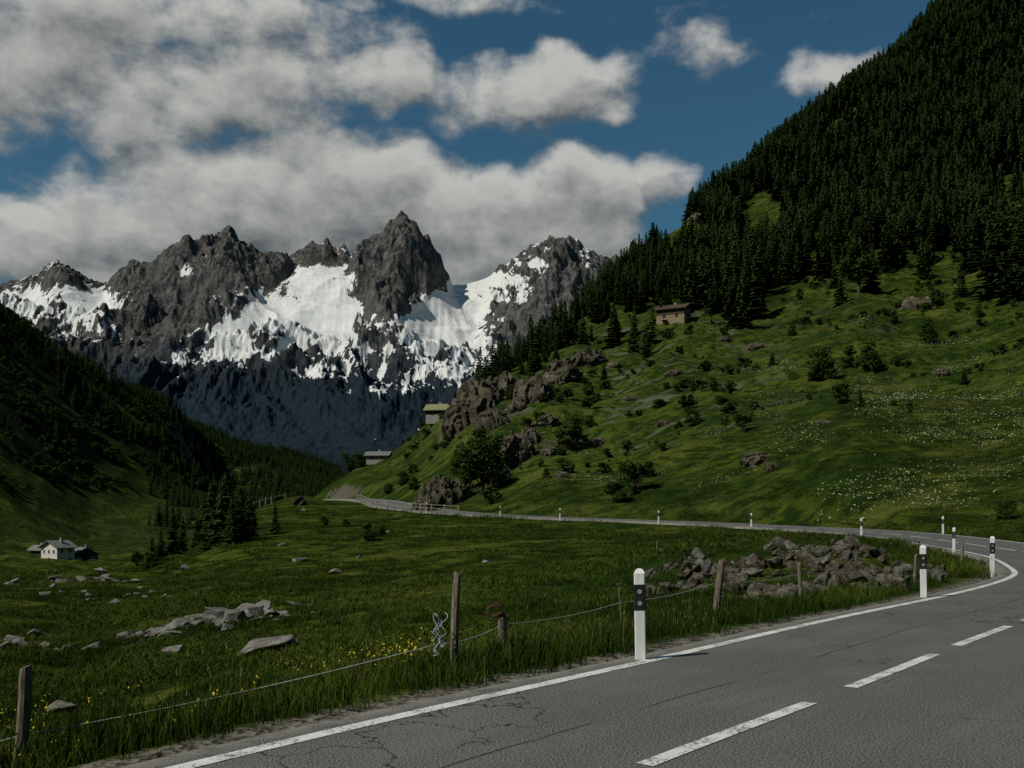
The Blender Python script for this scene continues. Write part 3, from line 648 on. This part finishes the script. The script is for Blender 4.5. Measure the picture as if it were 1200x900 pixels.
# ------------------------------------------------------------------ wooden fence posts and wire
M_WD=simple('weathered_wood',(.07,.055,.038),(.21,.18,.135),7,.9,.8,.012,(6,6,.7))
def wpost(h,r0,seed,lean=0):
    r=random.Random(seed);V=[];Fc=[];k_=10;rows=[-.35,0,h*.3,h*.6,h*.9,h]
    for j,z_ in enumerate(rows):
        for i in range(k_):
            a=i*6.283/k_;rr=r0*(1-.12*j/5)*(1+.12*math.sin(a*2+seed)+r.uniform(-.04,.04))*(.86 if j==5 else 1)
            V.append((rr*math.cos(a)+.012*math.sin(z_*3+seed),rr*math.sin(a),z_+(.02*math.cos(a+seed) if j==5 else 0)))
    for j in range(5):
        for i in range(k_): Fc.append((j*k_+i,j*k_+(i+1)%k_,(j+1)*k_+(i+1)%k_,(j+1)*k_+i))
    Fc.append(tuple(range(5*k_,6*k_)));me=mesh_np('wood_post',V,Fc,M_WD,False);return me
def fpost(h_,y,top_v,r0,lean=(0,0)):
    x,y,zz=at(h_,y);top=EYE+(601-top_v)/F*y;o=obj('fence_post',wpost(top-zz,r0,random.randint(0,99)),(x,y,zz),(lean[0],lean[1],0));return x,y,zz,top
tops=[]
for a in [(22,9.6,781,.062,(0,.06)),(533,11.2,671,.05,(0,.02)),(589,12.6,720,.058,(0,-.04)),(838,17.0,657,.06,(0,.12)),(940,20.0,660,.045,(0,-.08)),(1072,24.3,650,.05,(0,.03)),(728,15.2,688,.012,(0,-.05))]:
    tops.append(fpost(*a))
for a in [(618,60,642,.05),(604,64,640,.05),(770,46,634,.05),(685,50,650,.04),(1128,33,640,.05)]: fpost(*a)
def tube(name,pts,r,mat,parent=None):
    cu=bpy.data.curves.new(name,'CURVE');cu.dimensions='3D';sp=cu.splines.new('POLY');sp.points.add(len(pts)-1)
    for p,q in zip(sp.points,pts): p.co=(*q,1)
    cu.bevel_depth=r;cu.bevel_resolution=1;cu.materials.append(mat);o=bpy.data.objects.new(name,cu);link(o)
    return o
M_WI=simple('wire',(.30,.30,.28),(.42,.42,.40),5,.5,.05,.001)
def pixel_point(h,v,y): return Vector(((h-600)/F*y,y,EYE+(601-v)/F*y))  # world point from image pixel coordinates and an estimated depth
wp=[pixel_point(-200,905,9.0),pixel_point(24,862,9.6),pixel_point(505,757,11.15),pixel_point(590,732,12.6),pixel_point(728,706,15.2),pixel_point(836,684,17.0),pixel_point(940,672,20.0),pixel_point(1072,664,24.3)]
pts=[]
for a,c in zip(wp[:-1],wp[1:]):
    for t in np.linspace(0,1,10)[:-1]:
        p=a.lerp(c,t);p.z-=.05*math.sin(math.pi*t);pts.append(p)
pts.append(wp[-1]);tube('fence_wire',pts,.006,M_WI)
M_RP=simple('blue_rope',(.20,.28,.36),(.45,.5,.52),30,.8,.3,.003)
p0=pixel_point(522,712,11.1);pts=[]
for i in range(90):
    t=i/90;pts.append(p0+Vector((-.06*math.sin(t*2.2)-.05*t+.035*math.sin(i*.9),-.05+.02*math.cos(i*1.3),-.55*abs(math.sin(t*7))*(.6+.4*t)-.05)))
tube('tangled_rope',pts,.005,M_RP)
p0=Vector((tops[2][0],tops[2][1]-.05,tops[2][3]-.02));pts=[p0+Vector((-.1+.11*math.cos(i*.55)*(1-.004*i),.02*math.sin(i*.3),.05+.07*math.sin(i*.55)+.001*i)) for i in range(50)]
tube('barbed_wire_coil',pts,.006,simple('rusty_wire',(.05,.03,.02),(.12,.07,.045),20))
# far roadside fences
M_LW=simple('pale_wood',(.16,.145,.12),(.28,.26,.22),7,.9,.5,.01)
def fence(name,P,hp,mat,fr=(.5,.9)):
    e=empty(name,(0,0,0))
    mesh=wpost(hp,.07,4).copy();mesh.materials.clear();mesh.materials.append(mat)
    for i,p in enumerate(P): obj('picket_%d'%i,mesh,p,parent=e)
    for f in fr:
        o=tube('rail',[(p[0],p[1],p[2]+hp*f) for p in P],.03,mat);o.parent=e
P=[]
for (h1,y1),(h2,y2) in zip([(290,140),(318,146)],[(318,146),(350,148)]):
    a=np.array([(h1-600)/F*y1,y1]);b_=np.array([(h2-600)/F*y2,y2]);n_=max(1,int(np.linalg.norm(b_-a)/1.4))
    for i in range(n_):
        q=a+(b_-a)*i/n_;P.append((q[0],q[1],Hs(q[0],q[1])))
fence('wooden_fence',P,1.2,M_LW,(.8,))
a0=np.interp(106,LP[-400:,1],ARC[-400:]);a1=np.interp(146,LP[-400:,1],ARC[-400:])
P=[]
for q in np.arange(a0,a1,2.4):
    p=pos(q,-.62);P.append((p.x,p.y,p.z-.05))
fence('roadside_railing',P,1.0,M_LW)
# ------------------------------------------------------------------ buildings
M_PL=simple('white_plaster',(.50,.48,.42),(.62,.60,.54),3);M_DW=simple('dark_timber',(.035,.024,.016),(.085,.06,.04),5,.9,.5,.02,(1,1,6))
M_TN=simple('tan_timber',(.16,.13,.08),(.26,.21,.13),5,.9,.5,.02,(1,1,6))
M_SH=simple('slate_roof',(.09,.09,.085),(.19,.19,.18),4,.8,.5,.03,(1,6,1));M_GL=simple('window_glass',(.02,.025,.03),(.03,.035,.04),3,.15,0,.01,spec=.6)
M_MR=simple('mossy_roof',(.13,.14,.06),(.25,.25,.13),4,.85,.5,.03)
M_STN=simple('stone_base',(.16,.15,.13),(.30,.29,.26),6,.9,.7,.05)
def box(name,x0,x1,y0,y1,z0,z1,mat,parent,bev=.0):
    bm=bmesh.new();bmesh.ops.create_cube(bm,size=1)
    for v in bm.verts: v.co=(x0+(v.co.x+.5)*(x1-x0),y0+(v.co.y+.5)*(y1-y0),z0+(v.co.z+.5)*(z1-z0))
    me=bpy.data.meshes.new(name);bm.to_mesh(me);me.materials.append(mat);return obj(name,me,parent=parent)
def chalet(name,loc,rz,w,d,hs,rise,mw,mr,storeys=2,cols=3,base=None,ww=.42):
    e=empty(name,loc,rz);w2,d2=w/2,d/2
    V=[(-w2,-d2,-1.5),(w2,-d2,-1.5),(w2,d2,-1.5),(-w2,d2,-1.5),(-w2,-d2,hs),(w2,-d2,hs),(w2,d2,hs),(-w2,d2,hs),(0,-d2,hs+rise),(0,d2,hs+rise)]
    obj('walls',mesh_np('walls',V,[(0,1,5,8,4),(2,3,7,9,6),(1,2,6,5),(3,0,4,7),(4,8,9,7),(8,5,6,9),(3,2,1,0)],mw,False),parent=e)
    ov=.7;t=.2
    for s_ in (-1,1):
        sl=rise/w2;xo=s_*(w2+ov);zo=hs-ov*sl
        V=[(0,-d2-ov,hs+rise+.03),(xo,-d2-ov,zo+.03),(xo,d2+ov,zo+.03),(0,d2+ov,hs+rise+.03)];V+=[(a,b_,c+t) for a,b_,c in V]
        obj('roof_side',mesh_np('roof',V,[(0,1,2,3),(7,6,5,4),(0,4,5,1),(1,5,6,2),(2,6,7,3),(3,7,4,0)],mr,False),parent=e)
    if base: box('stone_base',-w2-.05,w2+.05,-d2-.05,d2+.05,-1.6,hs*.38,base,e)
    sh=hs/storeys
    for s_ in range(storeys+ (1 if rise>1.8 else 0)):
        cc=cols if s_<storeys else 1
        for c in range(cc):
            x=(c-(cc-1)/2)*w/(cols+.3);z0=s_*sh+sh*.3
            if s_==0 and c==cc//2:
                box('door',x-.45,x+.45,-d2-.12,-d2+.05,0,1.9,M_DW,e);continue
            box('window_frame',x-ww-.1,x+ww+.1,-d2-.10,-d2+.02,z0-.1,z0+1.1,M_PW,e);box('window_glass',x-ww,x+ww,-d2-.13,-d2-.11,z0+.02,z0+.98,M_GL,e)
        for sd in (-1,1):
            if s_>=storeys: continue
            for c in range(2):
                y=(c-.5)*d/2.2;z0=s_*sh+sh*.35
                box('side_window',sd*(w2+.06)-.05,sd*(w2+.06)+.05,y-.4,y+.4,z0,z0+1.0,M_GL,e)
    box('chimney',w*.15,w*.15+.7,-.3,.4,hs+rise*.3,hs+rise+.9,M_STN,e)
    return e
x,y,z_=at(68,283);chalet('white_farmhouse',(x,y,z_),-.45,6.4,6,4.9,1.7,M_PL,M_SH,2,3,None,.26)
x,y,z_=at(96,290);chalet('timber_barn',(x,y,z_),.7,6.5,7,2.8,1.7,M_DW,M_SH,1,3)
x,y,z_=at(47,290);chalet('timber_barn',(x,y,z_),1.2,3.4,4,1.5,1.0,M_DW,M_SH,1,2)
x,y,z_=sight(790,378);chalet('alpine_cabin',(x,y,z_+.3),1.1,7.0,8.0,3.0,1.5,M_DW,M_DW,2,3,M_TN)
x,y,z_=sight(515,491);chalet('alpine_hut',(x,y,z_),1.35,5.0,6.5,2.5,1.5,M_DW,M_MR,1,3,M_STN)
x,y,z_=sight(444,541);chalet('stone_barn',(x,y,z_),1.45,5,7.2,1.6,1.1,M_STN,M_SH,1,3)
# ------------------------------------------------------------------ light
sd=Vector((-.60,-.34,.72)).normalized()
sun=bpy.data.lights.new('sun','SUN');sun.energy=3.8;sun.angle=math.radians(.5);sun.color=(1,.95,.85)
so=bpy.data.objects.new('sun',sun);link(so);so.rotation_euler=(-sd).to_track_quat('-Z','Y').to_euler();so.location=(0,0,50)
w=bpy.data.worlds.new('World');scene.world=w;w.use_nodes=True;k=N(w.node_tree)
try: w.cycles.sampling_method='NONE'
except Exception as ex_: print(ex_)
for n_ in list(k.n): k.n.remove(n_)
out=k.add('ShaderNodeOutputWorld');sky=k.add('ShaderNodeTexSky',sky_type='NISHITA');sky.sun_disc=False
sky.sun_elevation=math.asin(sd.z);sky.sun_rotation=math.atan2(sd.x,sd.y);sky.air_density=1.0;sky.dust_density=.3;sky.ozone_density=3
bg=k.add('ShaderNodeBackground');bg.inputs[1].default_value=.05
k.l.new(k.mix(1.0,sky.outputs[0],(.50,.90,.90),'MULTIPLY'),bg.inputs[0])
tc=k.add('ShaderNodeTexCoord');sp=k.add('ShaderNodeSeparateXYZ');k.l.new(tc.outputs['Generated'],sp.inputs[0])
az=k.math('ARCTAN2',sp.outputs[0],sp.outputs[1]);el=k.math('ARCSINE',sp.outputs[2])
cb=k.add('ShaderNodeCombineXYZ');k.l.new(az,cb.inputs[0]);k.l.new(el,cb.inputs[1]);P0=cb.outputs[0]
CB=[(40,70,260,80,.72),(230,110,190,72,.74),(150,15,280,48,.66),(360,40,190,46,.50),(480,105,190,45,.66),(650,95,130,36,.74),(715,118,50,24,.64),(500,0,140,18,.5),
(290,250,160,80,.95),(400,240,150,80,1.0),(500,262,130,72,1.0),(655,256,105,74,1.0),(560,305,190,64,.9),(60,300,220,60,.85),(180,262,130,60,.8),(758,214,46,36,.70),
(820,62,70,28,.42),(985,82,58,24,.58),(1500,100,300,120,.6)]
def toang(h,v):
    a=math.atan((h-600)/F);return a,math.atan((601-v)/F*math.cos(a))
wn=k.add('ShaderNodeTexNoise',noise_dimensions='2D');k.l.new(P0,wn.inputs['Vector']);wn.inputs['Scale'].default_value=8;wn.inputs['Detail'].default_value=2.5;wn.inputs['Roughness'].default_value=.6
sub=k.add('ShaderNodeVectorMath',operation='SUBTRACT');k.l.new(wn.outputs['Color'],sub.inputs[0]);sub.inputs[1].default_value=(.5,.5,.5)
wv=k.add('ShaderNodeVectorMath',operation='MULTIPLY_ADD');k.l.new(sub.outputs[0],wv.inputs[0]);wv.inputs[1].default_value=(.12,.06,0);k.l.new(P0,wv.inputs[2])
def density(wp_,p_,det):
    acc=None
    for h_,v_,rx,ry,wt in CB:
        a,e_=toang(h_,v_);sx_,sy_=F/rx,F/ry
        q=k.add('ShaderNodeVectorMath',operation='MULTIPLY_ADD');k.l.new(wp_,q.inputs[0]);q.inputs[1].default_value=(sx_,sy_,0);q.inputs[2].default_value=(-a*sx_,-e_*sy_,0)
        ln=k.add('ShaderNodeVectorMath',operation='DOT_PRODUCT');k.l.new(q.outputs[0],ln.inputs[0]);k.l.new(q.outputs[0],ln.inputs[1])
        o=k.math('MULTIPLY_ADD',ln.outputs['Value'],-wt/1.5,wt)
        acc=k.math('MAXIMUM',0.0,o) if acc is None else k.math('MAXIMUM',acc,o)
    fn=k.noise(k.mapping(p_,(1,1.5,1)),11,det,.6,0,'2D')
    return k.math('ADD',acc,k.math('MULTIPLY',k.math('SUBTRACT',fn,.5),1.2))
def shift(v_):
    ov=k.add('ShaderNodeVectorMath',operation='ADD');k.l.new(v_,ov.inputs[0]);ov.inputs[1].default_value=(-.008,.022,0);return ov.outputs[0]
D=density(wv.outputs[0],P0,7);D2=density(shift(wv.outputs[0]),shift(P0),5)
alpha=k.mapr(D,.14,.66,0,1)
lit=k.math('MULTIPLY_ADD',k.math('SUBTRACT',D,D2),1.3,.54,clamp=True)
lit=k.math('SUBTRACT',lit,k.mapr(D,.55,1.15,0,.24),clamp=True)
cc=k.mix(lit,(.100,.115,.120),(.52,.52,.49))
bc=k.add('ShaderNodeBackground');k.l.new(cc,bc.inputs[0]);bc.inputs[1].default_value=1.0
mx=k.add('ShaderNodeMixShader');k.l.new(k.math('MULTIPLY',alpha,.95),mx.inputs[0]);k.l.new(bg.outputs[0],mx.inputs[1]);k.l.new(bc.outputs[0],mx.inputs[2]);k.l.new(mx.outputs[0],out.inputs[0])
# ------------------------------------------------------------------ camera
cam=bpy.data.cameras.new('camera');co=bpy.data.objects.new('camera',cam);link(co);co.location=(0,0,EYE);co.rotation_euler=(math.pi/2,0,0)
cam.sensor_width=36;cam.lens=36*F/1200;cam.shift_y=151/1200;cam.clip_end=20000;cam.clip_start=.1
scene.camera=co
scene.view_settings.view_transform='Standard';scene.view_settings.look='None';scene.view_settings.exposure=0;scene.view_settings.gamma=1
